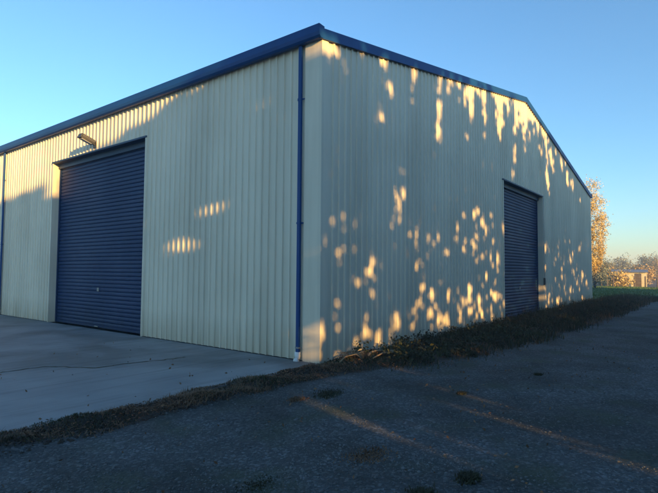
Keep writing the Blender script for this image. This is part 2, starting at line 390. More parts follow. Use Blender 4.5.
# downpipes with clips and a white shoe
def downpipe(y):
    x = -.036
    b = MB(); b.box((x-.052, y-.036, .13), (x-.003, y+.036, H-.06))
    dp = b.build('downpipe', M['blue'], shed, bevel=.008)
    for z in (.22, 2.45, 4.72):
        c = MB(); c.box((x-.057, y-.041, z), (x-.001, y+.041, z+.03)); c.box((x-.010, y-.085, z+.004), (x-.0015, y+.085, z+.026))
        c.build('bracket', M['blue'] if z > 1 else M['rail'], dp)
    s = MB(); s.tube([(x-.034, y, .16), (x-.034, y, .05), (x-.05, y, .02), (x-.10, y-.01, .012)], [.052, .052, .05, .048], 12)
    s.build('shoe', M['white'], dp, smooth=True)
downpipe(.445); downpipe(14.36); downpipe(26.0)

# roller doors
def roller(y0, y1, zh, place, dep, name, mats):
    """place(u, depth_inwards, z)"""
    root = None
    pit = .105; prs = []
    z = 0.06
    while z < zh+.2:
        prs += [(z, .0), (z+.012, .016), (z+.03, .022), (z+.068, .022), (z+.088, .016), (z+.096, .0)]
        z += pit
    v = []; f = []
    for z_, d in prs: v += [place(y0, dep-d, z_), place(y1, dep-d, z_)]
    for k in range(len(prs)-1): f.append((2*k, 2*k+1, 2*k+3, 2*k+2))
    d = mesh(name, v, f, M['door'], shed)
    def bx(nm, u0, u1, d0, d1, z0, z1, m, par=d, bev=.003):
        a = place(u0, d0, z0); b_ = place(u1, d1, z1)
        lo = [min(p_, q_) for p_, q_ in zip(a, b_)]; hi = [max(p_, q_) for p_, q_ in zip(a, b_)]
        mb = MB(); mb.box(lo, hi); return mb.build(nm, m, par, bevel=bev)
    bx('bottom_rail', y0+.005, y1-.005, dep-.035, dep+.02, .012, .072, M['door'])
    bx('guide_rail', y0+.002, y0+.06, dep-.05, dep-.024, .01, zh-.01, M['door'])
    bx('guide_rail', y1-.06, y1-.002, dep-.05, dep-.024, .01, zh-.01, M['door'])
    # jambs (folded flashings lining the opening) and blue head flashing with a drip lip
    bx('jamb_flashing', y1-.004, y1+.055, -.034, dep+.03, .0, zh+.004, M['cream'], bev=.002)
    bx('jamb_flashing', y0-.055, y0+.004, -.034, dep+.03, .0, zh+.004, M['cream'], bev=.002)
    bx('head_flashing', y0-.06, y1+.06, -.05, dep+.03, zh-.012, zh+.035, M['head'], bev=.004)
    bx('door_head', y0+.004, y1-.004, dep-.09, dep-.03, zh-.16, zh-.014, M['head'])
    bx('pull_handle', (y0+y1)/2-.09, (y0+y1)/2+.09, dep-.06, dep-.036, .025, .055, M['rail'])
    bx('lock', (y0+y1)/2-.05, (y0+y1)/2+.05, dep-.034, dep-.02, 1.0, 1.1, M['rail'])
    return d
roller(D0, D1, DH, lambda u, d, z: (d, u, z), .22, 'roller_door', None)
roller(G0, G1, GH, lambda u, d, z: (u, d, z), .22, 'roller_door', None)
b = MB(); b.box((13.98, -.09, 1.12), (14.12, -.036, 1.40)); cb = b.build('control_box', M['dark'], shed, bevel=.008)
b = MB(); b.tube([(14.05, -.055, 1.4), (14.05, -.055, 2.3), (14.05, -.05, 4.6)], .011, 8); b.build('conduit', M['rail'], cb)

# floodlight above the side door: arm and a tilted lamp body standing out from the wall
fld = empty('floodlight', (-.03, 8.02, 5.05))
tag(fld, 'grey wall floodlight tilted up above the larger side roller door', 'floodlight')
b = MB(); b.box((-.02, -.10, -.10), (.0, .10, .10)); b.build('wall_plate', M['lampg'], fld, bevel=.004)
tl = R(20)
def rot(mb):
    mb.v = [(x*math.cos(tl)+z*math.sin(tl), y, -x*math.sin(tl)+z*math.cos(tl)) for x, y, z in mb.v]; return mb
b = MB(); b.tube([(0, 0, 0), (-.12, 0, 0)], .035, 10); rot(b).build('arm', M['lampg'], fld)
b = MB(); pr = [(-.10, -.10, -.06), (-.10, -.15, .0), (-.10, -.12, .09), (-.10, .12, .09), (-.10, .15, .0), (-.10, .10, -.06)]
b.extrude([(0, a[1], a[2]) for a in pr], (-.08, 0, 0), (-.50, 0, 0)); hs = rot(b).build('housing', M['lampg'], fld, bevel=.01)
b = MB(); b.box((-.48, -.085, -.072), (-.14, .085, -.061)); rot(b).build('lens', M['lens'], fld)
b = MB(); b.box((-.545, -.125, -.055), (-.501, .125, .085)); rot(b).build('end_cap', M['dark'], fld, bevel=.006)
b = MB()
for k in range(7): b.box((-.46+k*.055, -.10, .091), (-.45+k*.055, .10, .115))
rot(b).build('cooling_fins', M['lampg'], fld)
fld.scale = (.85, .85, .85)

# ------------------------------------------------------------------ foliage
e1 = np.array(SUN.cross(Vector((0, 0, 1))).normalized()); e2 = np.cross(e1, np.array(SUN)); S3 = np.array(SUN)
# gaps in the leaves of the tree row: each line is where a beam reaches the gable (x,z), the side wall (y,z) or the ground (x,y)
GABLE_GAPS = [(2.95, 3.36, 2.95, 3.36, 0.12), (2.71, 3.11, 2.71, 3.11, 0.12), (2.66, 2.73, 2.66, 2.73, 0.12), (1.52, 3.13, 1.52, 3.13, 0.04), (1.37, 2.96, 1.37, 2.96, 0.04), (0.96, 2.81, 0.96, 2.81, 0.04), (0.14, 2.14, 0.14, 2.14, 0.12), (0.06, 1.85, 0.06, 1.85, 0.04), (2.33, 2.36, 2.33, 2.36, 0.04), (3.61, 2.13, 3.61, 2.13, 0.09), (3.77, 1.79, 3.77, 1.79, 0.09), (3.82, 1.49, 3.82, 1.49, 0.12), (3.8, 1.2, 3.8, 1.2, 0.09), (4.29, 1.02, 4.29, 1.02, 0.17), (1.71, 1.8, 1.71, 1.8, 0.12), (1.6, 1.59, 1.6, 1.59, 0.12), (1.78, 1.49, 1.78, 1.49, 0.12), (1.42, 1.65, 1.42, 1.65, 0.09), (2.01, 1.7, 2.01, 1.7, 0.09), (1.14, 1.35, 1.14, 1.35, 0.12), (0.96, 1.46, 0.96, 1.46, 0.09), (1.45, 1.41, 1.45, 1.41, 0.12), (1.66, 1.15, 1.66, 1.15, 0.09), (0.35, 1.14, 0.35, 1.14, 0.09), (2.27, 1.03, 2.27, 1.03, 0.09), (0.1, 1.02, 0.1, 1.02, 0.04), (1.46, 0.71, 1.46, 0.71, 0.17), (2.62, 0.62, 2.62, 0.62, 0.12), (0.07, 0.71, 0.07, 0.71, 0.12), (0.1, 0.64, 0.1, 0.64, 0.12), (4.18, 0.64, 4.18, 0.64, 0.12), (3.43, 0.71, 3.43, 0.71, 0.09), (1.82, 0.88, 1.82, 0.88, 0.09), (2.25, 0.88, 2.25, 0.88, 0.09), (1.42, 0.75, 1.42, 0.75, 0.09), (1.39, 0.38, 1.39, 0.38, 0.12), (1.39, 0.49, 1.39, 0.49, 0.09), (2.65, 0.52, 2.65, 0.52, 0.12), (0.7, 0.3, 0.7, 0.3, 0.09), (1.9, 0.29, 1.9, 0.29, 0.09), (5.83, 2.81, 5.83, 2.81, 0.12), (5.75, 2.51, 5.75, 2.51, 0.09), (6.37, 2.53, 6.37, 2.53, 0.09), (7.17, 2.91, 7.17, 2.91, 0.09), (7.91, 2.94, 7.91, 2.94, 0.09), (5.18, 2.15, 5.18, 2.15, 0.17), (4.19, 2.08, 4.19, 2.08, 0.09), (7.16, 2.33, 7.16, 2.33, 0.09), (8.11, 2.37, 8.11, 2.37, 0.04), (4.23, 0.64, 4.23, 0.64, 0.12), (6.63, 1.24, 6.63, 1.24, 0.12), (7.92, 1.46, 7.92, 1.46, 0.09), (8.65, 1.26, 8.65, 1.26, 0.09), (8.62, 0.84, 8.62, 0.84, 0.17), (8.94, 0.86, 8.94, 0.86, 0.12), (5.74, 0.56, 5.74, 0.56, 0.12), (5.11, 0.46, 5.11, 0.46, 0.12), (6.73, 0.52, 6.73, 0.52, 0.12), (6.69, 0.99, 6.69, 0.99, 0.09), (8.06, 0.44, 8.06, 0.44, 0.09), (7.5, 0.44, 7.5, 0.44, 0.09), (14.43, 2.58, 14.43, 2.58, 0.12), (14.33, 1.79, 14.33, 1.79, 0.12), (19.06, 5.91, 19.06, 5.91, 0.12), (20.99, 5.27, 20.99, 5.27, 0.12), (19.12, 2.55, 19.12, 2.55, 0.09), (16.97, 1.82, 16.97, 1.82, 0.09), (16.95, 1.46, 16.95, 1.46, 0.09), (16.19, 0.35, 16.19, 0.35, 0.17), (21.08, 0.29, 21.08, 0.29, 0.17), (21.39, 1.55, 21.39, 1.55, 0.09), (18.59, 0.81, 18.59, 0.81, 0.09), (14.28, 0.91, 14.28, 0.91, 0.09), (0.7, 5.48, 0.7, 5.48, 0.12), (2.4, 5.45, 2.4, 5.45, 0.12), (2.32, 5.58, 2.32, 5.58, 0.09), (2.0, 4.84, 2.0, 4.84, 0.12), (1.81, 4.69, 1.81, 4.69, 0.12), (0.79, 3.96, 0.79, 3.96, 0.04), (2.0, 5.05, 2.0, 5.05, 0.09), (1.93, 3.58, 1.93, 3.58, 0.04), (0.29, 3.34, 0.29, 3.34, 0.04), (2.9, 3.87, 2.9, 3.87, 0.04), (4.64, 5.0, 4.64, 5.0, 0.09), (6.48, 5.41, 6.48, 5.41, 0.12), (7.85, 5.73, 7.85, 5.73, 0.09), (9.17, 6.02, 9.17, 6.02, 0.09), (10.33, 5.1, 10.33, 5.1, 0.09), (11.71, 6.58, 11.71, 6.58, 0.09), (16.24, 6.87, 16.24, 6.87, 0.12), (0.61, 5.9, 0.61, 5.9, 0.09), (1.25, 5.97, 1.25, 5.97, 0.12), (3.44, 5.61, 3.44, 5.61, 0.09), (0.25, 5.46, 0.25, 5.46, 0.04), (7.45, 1.9, 7.45, 1.9, 0.04), (5.5, 1.66, 5.5, 1.66, 0.04), (4.78, 1.33, 4.78, 1.33, 0.04), (9.69, 3.99, 9.69, 3.99, 0.04), (3.25, 2.66, 3.25, 2.66, 0.04), (2.58, 1.9, 2.58, 1.9, 0.04), (0.9, 2.23, 0.9, 2.23, 0.04), (0.59, 1.77, 0.59, 1.77, 0.04), (0.24, 5.79, 0.27, 5.67, 0.19), (0.1, 5.68, 0.16, 5.58, 0.14), (0.36, 5.8, 0.43, 5.64, 0.14), (2.11, 6.1, 2.12, 5.93, 0.19), (1.96, 6.09, 1.99, 6.02, 0.14), (3.44, 6.42, 3.44, 5.94, 0.19), (3.35, 5.96, 3.3, 5.57, 0.05), (4.83, 6.62, 4.71, 5.8, 0.19), (4.71, 5.8, 4.64, 5.0, 0.14), (5.37, 6.71, 5.37, 6.3, 0.19), (5.95, 6.75, 5.95, 6.36, 0.19), (6.79, 6.89, 6.78, 6.01, 0.19), (6.43, 6.78, 6.43, 6.61, 0.14), (7.97, 7.15, 7.96, 6.62, 0.19), (7.87, 6.59, 7.86, 6.07, 0.09), (9.02, 7.36, 9.0, 6.47, 0.19), (9.19, 6.51, 9.17, 6.02, 0.14), (10.0, 7.54, 9.98, 6.98, 0.19), (10.84, 7.63, 10.67, 5.78, 0.19), (10.67, 5.78, 10.43, 4.94, 0.09), (12.0, 7.88, 11.97, 7.2, 0.19), (11.41, 7.75, 11.39, 7.23, 0.19), (11.97, 7.2, 11.71, 6.58, 0.09), (13.54, 7.54, 13.64, 6.92, 0.19), (12.88, 7.77, 12.86, 7.37, 0.19), (14.66, 7.14, 14.88, 5.47, 0.19), (15.42, 6.79, 15.69, 5.98, 0.14), (14.88, 5.43, 15.01, 5.03, 0.14), (18.19, 6.26, 18.35, 5.86, 0.14), (17.1, 6.67, 17.44, 6.27, 0.14), (19.38, 6.01, 19.33, 5.37, 0.09)]
SIDE_GAPS = [(0.27, 5.76, 0.27, 5.48, 0.09), (0.31, 0.52, 0.3, 0.34, 0.12), (0.05, 0.61, 0.05, 0.36, 0.12), (0.1, 0.71, 0.08, 0.57, 0.09), (0.3, 0.15, 0.3, 0.06, 0.09), (0.01, 0.66, 0.01, 0.58, 0.12), (4.22, 2.15, 3.85, 2.18, 0.12), (3.2, 2.88, 2.93, 2.88, 0.09), (3.35, 3.26, 3.28, 3.28, 0.04), (0.95, 4.56, 0.93, 4.53, 0.04), (1.47, 4.85, 1.44, 4.75, 0.04), (13.88, 5.4, 5.31, 5.38, 0.17), (13.84, 4.98, 7.8, 5.15, 0.17), (13.91, 5.76, 5.41, 5.57, 0.17), (13.12, 4.62, 10.84, 4.69, 0.12), (13.77, 4.34, 13.1, 4.34, 0.09), (7.8, 5.15, 5.51, 5.09, 0.17), (10.57, 4.78, 10.52, 4.03, 0.17), (10.14, 4.42, 10.27, 4.31, 0.09), (0.91, 0.36, 0.91, 0.27, 0.04), (1.07, 0.4, 1.07, 0.35, 0.04), (12.65, 3.03, 12.33, 3.05, 0.04)]
GROUND_GAPS = [(-2.15, -1.91, -2.36, -2.96, 0.12), (-2.36, -2.96, -2.4, -3.2, 0.04), (-0.25, -2.37, -0.56, -3.34, 0.09), (1.17, -2.16, 0.89, -2.79, 0.04), (-0.89, -3.76, -1.07, -4.29, 0.09), (-1.31, -3.89, -1.45, -4.59, 0.12), (-1.84, -4.96, -1.88, -5.08, 0.12), (-2.3, -3.88, -2.32, -4.05, 0.09), (8.22, -2.88, 7.71, -3.24, 0.09), (5.08, -3.65, 4.86, -3.98, 0.04), (-2.45, -3.01, -2.41, -3.19, 0.04), (-2.35, 5.85, -2.34, 5.41, 0.09), (-2.52, 3.5, -2.5, 3.03, 0.09), (-2.61, 4.6, -2.65, 4.3, 0.04), (1.4, -2.29, 1.04, -3.09, 0.04), (-2.95, 3.14, -2.92, 2.97, 0.04), (8.32, -1.95, 7.93, -2.54, 0.04)]

rg = np.random.default_rng(5); segs = []
for a, b_, c, d, r_ in GABLE_GAPS:
    L = abs(b_-d); f_ = 1+max(a, 0)*.045; r_ = max(min(r_, .135), .06)*rg.uniform(.75, 1.1)*(.6 if a < .4 and b_ < 1.2 else 1)
    if L < .3: segs.append(((a, 0, b_), (c, 0, d), r_*f_))
    else:                                                  # a long fall of light is a string of ragged holes
        m_ = int(L/.13)+2
        for k in range(m_):
            t_ = k/(m_-1)*1.0
            if rg.uniform() < .12: continue
            x_ = a+(c-a)*t_+rg.normal(0, .05*f_); z_ = b_+(d-b_)*t_+rg.normal(0, .03)
            segs.append(((x_, 0, z_), (x_+rg.normal(0, .03), 0, z_-.05), r_*f_*rg.uniform(.45, 1.25)*(1.15-.5*t_)*(1.25 if 4.5 < a < 14 else 1)))
for k in range(90):                                        # thin, broken light just under the ridge
    x_ = float(np.clip(rg.normal(11.5, 2.6), 5, 18)); z_ = roofz(x_)-.05-rg.uniform()**1.6*1.1
    segs.append(((x_, 0, z_), (x_, 0, z_-.1), rg.uniform(.02, .12)))
for k in range(760):                                       # many small openings low in the crowns, in loose clusters
    if k % 7 == 0: cx_, cz_ = rg.uniform(.3, 22.5), .25+2.9*rg.uniform()**1.5
    x_ = cx_+rg.normal(0, .28*(1+cx_*.04)); z_ = cz_+rg.normal(0, .32)
    segs.append(((x_, 0, z_), (x_, 0, z_-rg.uniform(0, .12)), rg.uniform(.0, .078)*(1+min(x_, 9)*.04)))
for a, b_, c, d, r_ in SIDE_GAPS:
    if abs(a-c) < 2: segs.append(((0, a, b_), (0, c, d), r_*(1.1 if a > 3 else .8)))
for k in range(190):                                       # the loosely lit band under the eave over the side door
    y_ = 5.2+rg.uniform()**.8*9.5; z_ = 5.85-rg.uniform()*np.interp(y_, [5, 7, 10, 14.5], [.5, .8, 1.1, 1.9])
    if y_ < 6.5 and z_ < 5.3: continue
    segs.append(((0, y_, z_), (0, y_+rg.uniform(0, .6), z_), rg.uniform(.05, .17)))
for k in range(18):
    y_ = rg.uniform(5.5, 14); segs.append(((0, y_, 5.7), (0, y_+.8, 5.7), .16))
for a, b_, c, d, r_ in GROUND_GAPS:
    m_ = ((a+c)/2, (b_+d)/2); h_ = .5*max(0, 1-7*r_/max(np.hypot(a-c, b_-d), .01)*.6)
    segs.append(((m_[0]-(m_[0]-a)*h_, m_[1]-(m_[1]-b_)*h_, 0), (m_[0]+(c-m_[0])*h_, m_[1]+(d-m_[1])*h_, 0), r_*(1.5 if a == -2.15 else 1.2 if a == -1.31 else .85 if a < -.8 and c < -1 else 1.15)))
segs += [((.3, -.3, .1), (.8, -.34, .1), .09), ((1.1, -.4, .1), (1.3, -.4, .1), .05)]
segr = np.random.default_rng(99)
def clear(P, grow=.035):
    """keep the leaves that stand in none of the gaps"""
    A = np.stack([P@e1, P@e2], -1); keep = np.ones(len(P), bool); soft = np.abs(segr.normal(0, .035, len(P)))*np.sign(segr.uniform(-1, 1.6, len(P)))
    for a, c, r in segs:
        a = np.array(a, float); c = np.array(c, float)
        a2 = np.array([a@e1, a@e2]); c2 = np.array([c@e1, c@e2]); d = c2-a2; L = d@d
        t_ = np.clip(((A-a2)@d)/L, 0, 1) if L > 1e-9 else np.zeros(len(A))
        keep &= np.linalg.norm(A-(a2+t_[:, None]*d), axis=1) > r*RGAP+grow+soft
    return keep
RGAP = .8
def leaves(P, size, r, aspect=.6, droop=0.):
    n = len(P); a = r.normal(size=(n, 3)); a[:, 2] -= droop; a /= np.linalg.norm(a, axis=1)[:, None]
    b = np.cross(a, r.normal(size=(n, 3))); b /= np.linalg.norm(b, axis=1)[:, None]
    s = (size*r.uniform(.6, 1.3, n))[:, None]
    return np.stack([P-a*s, P+b*s*aspect*.9-a*s*.1, P+a*s, P-b*s*aspect*.9-a*s*.1], 1)
def clumps(n_c, n_l, cen, rad, r, spread=.5, hollow=.0):
    c = r.normal(size=(n_c, 3)); c /= np.linalg.norm(c, axis=1)[:, None]
    c *= (hollow+(1-hollow)*r.uniform(0, 1, n_c)**.45)[:, None]*np.array(rad); c += np.array(cen)
    return (c[:, None, :]+r.normal(size=(n_c, n_l, 3))*spread*r.uniform(.6, 1.3, (n_c, 1, 1))).reshape(-1, 3)
def trunk_mesh(h, r0, r, limbs=7, spread=1.2, start=.2):
    b = MB(); pts = [(r.normal()*.05*k, r.normal()*.05*k, h*k/6) for k in range(7)]
    b.tube(pts, [r0*(1-.14*k) for k in range(7)], 9)
    for k in range(limbs):
        t_ = start+(.95-start)*k/limbs; z = h*t_; a = r.uniform(0, 6.28); L = spread*(1.1-t_)*r.uniform(.8, 1.4)
        p0 = Vector((0, 0, z)); p1 = p0+Vector((math.cos(a)*L*.5, math.sin(a)*L*.5, L*.35)); p2 = p0+Vector((math.cos(a)*L, math.sin(a)*L, L))
        b.tube([p0, p1, p2], [r0*.4*(1.1-t_), r0*.28*(1.1-t_), .012], 5)
    return b
def tree(name, loc, h, wdt, m, label, group=None, seed=0, n_c=120, n_l=40, size=.16, bottom=.15, shade=False, cat='tree', spread=.4, hollow=.3, r0=.14, topw=0):
    r = np.random.default_rng(seed); root = empty(name, loc)
    tag(root, label, cat, group)
    trunk_mesh(h*.93, r0, r, spread=wdt*.45, start=bottom+.05).build('trunk', M['bark'], root, smooth=True)
    z0 = h*bottom; P_ = clumps(n_c, n_l, (0, 0, (z0+h)/2), (wdt/2, wdt/2, (h-z0)/2), r, spread, hollow)
    P_ = P_[P_[:, 2] > .06]
    if topw: P_[:, :2] *= (1-topw+topw*1.3*np.clip(P_[:, 2:]/h, 0, 1))
    quads('crown', leaves(P_, size, r), m, root)
    return root

# ---- the row of tall trees on the sunny side of the yard, whose leaves break up the low sun
def row_tree(k, x, y, h, wdt):
    r = np.random.default_rng(100+k); root = empty('poplar_tree', (x, y, 0))
    tag(root, 'tall dense green poplar in the row shading the yard', 'tree', 'poplars standing in a row along the sunny side of the yard')
    trunk_mesh(h*.92, .16, r, 8, 1.0, .15).build('trunk', M['bark'], root, smooth=True)
    n_ = int(NL*h/9)
    z = r.uniform(.03, 1, n_); R_ = wdt/2*np.sqrt(np.clip(1-np.clip((z-.72)/.28, 0, 1)**2.2, 0, 1))*(.85+.15*np.sin(z*23+k))
    a = r.uniform(0, 6.283, n_); q_ = np.sqrt(r.uniform(0, 1, n_))
    P_ = np.stack([np.cos(a)*R_*q_, np.sin(a)*R_*q_*1.1, z*h], -1)+r.normal(size=(n_, 3))*.1
    Wp = P_+np.array([x, y, 0]); P_ = P_[clear(Wp) & (P_[:, 2] > .03)]
    quads('crown', leaves(P_, .16, r, .75), M['leaf'], root)
NL = 11000
#ROWLAB = 'tall dense green poplar in the row shading the yard'
k = 0; x = -19.0
while x < 43:
    y = -15.2-(x+19)*.07
    if x < -5.2: h = 8.3
    elif x < 4: h = 9.7
    elif x < 9.5: h = 10.0
    elif x < 18: h = 9.6
    elif x < 25: h = 7.5
    else: h = 4.6
    hh = np.random.default_rng(k)
    row_tree(k, x, y+hh.uniform(-.4, .4), h+hh.uniform(-.35, .45), 3.9)
    x += 2.45; k += 1

HAZE = .0026
# ---- autumn tree past the far corner, small trees behind
r = np.random.default_rng(5)
tree('autumn_poplar', (37.4, 2.55, 0), 9.0, 2.7, M['gold'], 'tall narrow orange autumn tree beyond the far corner of the shed', seed=8, n_c=190, n_l=100, size=.0555, bottom=.1, spread=.2, r0=.1, topw=.5)
tree('autumn_poplar', (36.2, 6.2, 0), 9.7, 2.4, M['rust'], 'orange treetop showing just over the far end of the shed roof', seed=9, n_c=120, n_l=50, size=.07, bottom=.12, spread=.2, r0=.12)
tree('grey_shrub', (50.5, 4.6, 0), 3.6, 2.2, M['grey_leaf'], 'bluish grey shrubby tree at the foot of the orange autumn tree', seed=10, n_c=90, n_l=50, size=.08, bottom=.1, spread=.28)
import itertools
def at(px, dist, z=0):       # a bearing (pixel column in the photograph) turned into a place on the ground
    a = YAW+math.atan((px-329)/499.9); return (-6.818+math.sin(a)*dist, -5.517+math.cos(a)*dist, z)
labs = ['round orange sunlit bush left of the pale hut', 'short golden bush half hiding the left end of the pale hut', 'low ochre bush just right of the pale hut']
for k, (px, d, h, wd, m) in enumerate(((607, 74, 2.2, 2.6, 'ochre'), (617, 68.5, 1.5, 2.2, 'gold'), (641, 84, 2.4, 3.0, 'ochre'))):
    tree('sunlit_bush', at(px, d), h, wd, M[m], labs[k], 'sunlit bushes beyond the lawn', 20+k, 90, 30, .13, .04, cat='bush', spread=.35)
hz = ((622, 118, 4.9, 2.6, 'grey_leaf', 'thin hazy tree rising behind the pale hut'), (628, 122, 4.0, 5.0, 'ochre', 'rounded pinkish tree just right above the pale hut'),
      (645, 120, 5.0, 3.0, 'grey_leaf', 'spindly grey tree between the hut and the picture edge'), (654, 125, 5.4, 4.4, 'grey_leaf', 'taller grey tree at the right edge of the picture'),
      (606, 115, 4.2, 4.0, 'olive', 'olive tree right beside the grey shrub on the skyline'), (665, 118, 4.9, 4.6, 'ochre', 'pinkish tree cut by the right picture edge'))
for k, (px, d, h, wd, m, lb) in enumerate(hz):
    tree('distant_tree', at(px, d), h, wd, M[m], lb, 'trees on the skyline beyond the lawn', 40+k, 60, 26, .16, .15, spread=.5, r0=.10)
# hedge belt on the right: an unbroken far wood
r = np.random.default_rng(77); Ps = []
for px in np.arange(560, 1100, 1.2):
    d = 150+r.uniform(-10, 15)+(0 if px > 640 else 30); c = np.array(at(px, d)); h_ = r.uniform(2.6, 3.9)+(.8 if px > 640 else 0)
    Ps.append(c+r.normal(size=(60, 3))*np.array([.9, .9, .0])+np.stack([np.zeros(60), np.zeros(60), h_*r.uniform(0, 1, 60)], -1))
fwd = quads('far_wood', leaves(np.concatenate(Ps), .42, r, .9), M['olive'])
tag(fwd, 'low grey green wood along the horizon at right', 'wood', kind='stuff')

# pale hut and a post fence in the sun
hp = at(629, 71); hut = empty('farm_hut', hp, -YAW-.52+math.pi*.5); tag(hut, 'small pale yellow hut in the sun beyond the lawn', 'hut')
b = MB(); b.box((-1.3, -1.75, 0), (1.3, 1.75, 1.75)); b.build('wall', M['pale'], hut)
b = MB(); b.extrude([(-1.5, 0, 1.71), (0, 0, 2.0), (1.5, 0, 1.71), (1.5, 0, 1.78), (0, 0, 2.08), (-1.5, 0, 1.78)], (0, -1.9, 0), (0, 1.9, 0)); b.build('roof', M['rail'], hut)
b = MB(); b.box((-1.33, -1.2, 0), (-1.302, -.55, 1.6)); b.build('door', M['post'], hut)
for k, px in enumerate((601, 607, 613, 619, 625.5, 634, 645, 657)):
    p0 = at(px, 66+k*.5); b = MB(); b.tube([(0, 0, -.1), (0, 0, 1.3)], [.09, .07], 8)
    o = b.build('fence_post', M['post']); o.location = p0
    tag(o, 'dark timber post, %s from the shed in the fence line behind the lawn' % 'first second third fourth fifth sixth seventh eighth'.split()[k], 'post', 'fence posts behind the lawn')
wr = MB()
for z in (.5, .85, 1.15): wr.tube([Vector(at(596, 66))+Vector((0, 0, z)), Vector(at(670, 70.5))+Vector((0, 0, z))], .006, 4)
tag(wr.build('fence_wire', M['post']), 'three thin wires strung along the posts behind the lawn', 'wire')

# lawn
def patch(name, pts, z, m, kind='structure'):
    return tag(mesh(name, [(x, y, z) for x, y in pts], [tuple(range(len(pts)))], m), kind=kind)
lw = [(25.0, -.6), (26, 30), (58, 40), (63, 8), (58, -6), (44, -4.0), (33, -2.3)]
patch('lawn', lw, .075, M['grass'])
def blades(P_, hgt, wid, r, lean=.45):
    n = len(P_); a = r.uniform(0, 6.283, n); hh = hgt*r.uniform(.45, 1.25, n); ln = r.uniform(.05, lean, n)*hh
    dx = np.stack([np.cos(a), np.sin(a), 0*a], -1); sx = np.stack([-np.sin(a), np.cos(a), 0*a], -1)*(wid*r.uniform(.6, 1.4, n))[:, None]
    mid = P_+dx*(ln*.35)[:, None]; mid[:, 2] += hh*.6; top = P_+dx*ln[:, None]; top[:, 2] += hh
    return np.stack([P_-sx, P_+sx, mid+sx*.7, mid-sx*.7], 1), np.stack([mid-sx*.7, mid+sx*.7, top+sx*.1, top-sx*.1], 1)
r = np.random.default_rng(31)
n = 30000; P_ = np.stack([r.uniform(23.8, 58, n), r.uniform(-4, 14, n), np.full(n, .06)], -1)
P_ = P_[(P_[:, 1] > -.5-(P_[:, 0]-25)*.13)]
A, B_ = blades(P_, .10, .02, r); lg = quads('lawn_grass', np.concatenate([A, B_]), M['grass']); tag(lg, 'short green lawn grass past the far corner of the shed', 'grass', kind='stuff')

# weeds along the gable foot, thicker away from the near corner
def gz(x, y):
    z = noise2(x, y)*.018+noise2(x*4.1, y*3.7, 2)*.006+(.05+.022*np.sin(x*5.3+y*9)+.015*np.sin(x*11.7-y*6))*np.exp(-((y+.28+.12*np.sin(x*1.9))/.22)**2)*(x < 1.2)
    return z+.09*np.exp(-((y+.9)/.7)**2)/(1+np.exp(-(x-1.2)*2))*(x < 30)-.03
def strip(n, x0, x1, front, back, hgt, wid, m, name, label, r, dens=None, lean=.6, cat='weeds', cl=.12):
    nc = n//14; cx_ = r.uniform(x0, x1, nc); f_ = front(cx_); b_ = back(cx_); cy_ = f_+(b_-f_)*r.uniform(0, 1, nc)
    keep = r.uniform(0, 1, nc) < (dens(cx_, (cy_-f_)/(b_-f_)) if dens else 1); cx_ = cx_[keep]; cy_ = cy_[keep]
    hc = r.uniform(.4, 1.3, len(cx_))
    x_ = (cx_[:, None]+r.normal(0, cl, (len(cx_), 14))).ravel(); y_ = np.minimum((cy_[:, None]+r.normal(0, cl, (len(cx_), 14))).ravel(), back((cx_[:, None]+0*hc[:, None]+np.zeros((1, 14))).ravel())+.02)
    P_ = np.stack([x_, y_, gz(x_, y_)-.01], -1); h_ = np.repeat(hc, 14)*hgt(x_)
    if x0 < -5: P_[:, 2] = np.where(P_[:, 1] > -.04, -.016, P_[:, 2])
    A, B_ = blades(P_, h_, wid, r, lean)
    return tag(quads(name, np.concatenate([A, B_])+np.array([0, 0, .02 if x0 < -5 else 0]), m), label, cat, kind='stuff')
r = np.random.default_rng(32)
fr = lambda x: np.interp(x, [-.2, .3, .8, 2, 3.6, 7, 11, 18, 26, 34], [-.55, -.9, -1.5, -1.9, -2.0, -2.25, -2.4, -2.5, -2.4, -3.2])
bk = lambda x: np.full_like(x, -.05)
strip(90000, -.1, 34, fr, bk, lambda x: np.interp(x, [0, 2, 5, 9, 14, 24], [.05, .09, .15, .20, .20, .18]), .009, M['weed'], 'weeds', 'dark matted weeds growing along the foot of the gable wall', r, lambda x, t: np.clip((.25+.9*t)*(.7+.5*np.sin(x*2.3)*np.sin(x*.9+1)), .06, 1))
strip(16000, 1.5, 34, lambda x: fr(x)*.7, bk, lambda x: np.interp(x, [0, 5, 9, 14, 24], [.08, .18, .36, .40, .36]), .007, M['weed'], 'tall_weeds', 'taller dark weed stems standing close to the gable wall', r, lambda x, t: .45*(np.sin(x*3.1)+np.sin(x*1.27) > -.2), .35)
strip(16000, -.1, 30, fr, bk, lambda x: np.interp(x, [0, 5, 14, 24], [.05, .09, .20, .22]), .007, M['straw'], 'dry_grass', 'dry brown grass stems mixed through the weeds at the gable', r, lambda x, t: .5, .9)
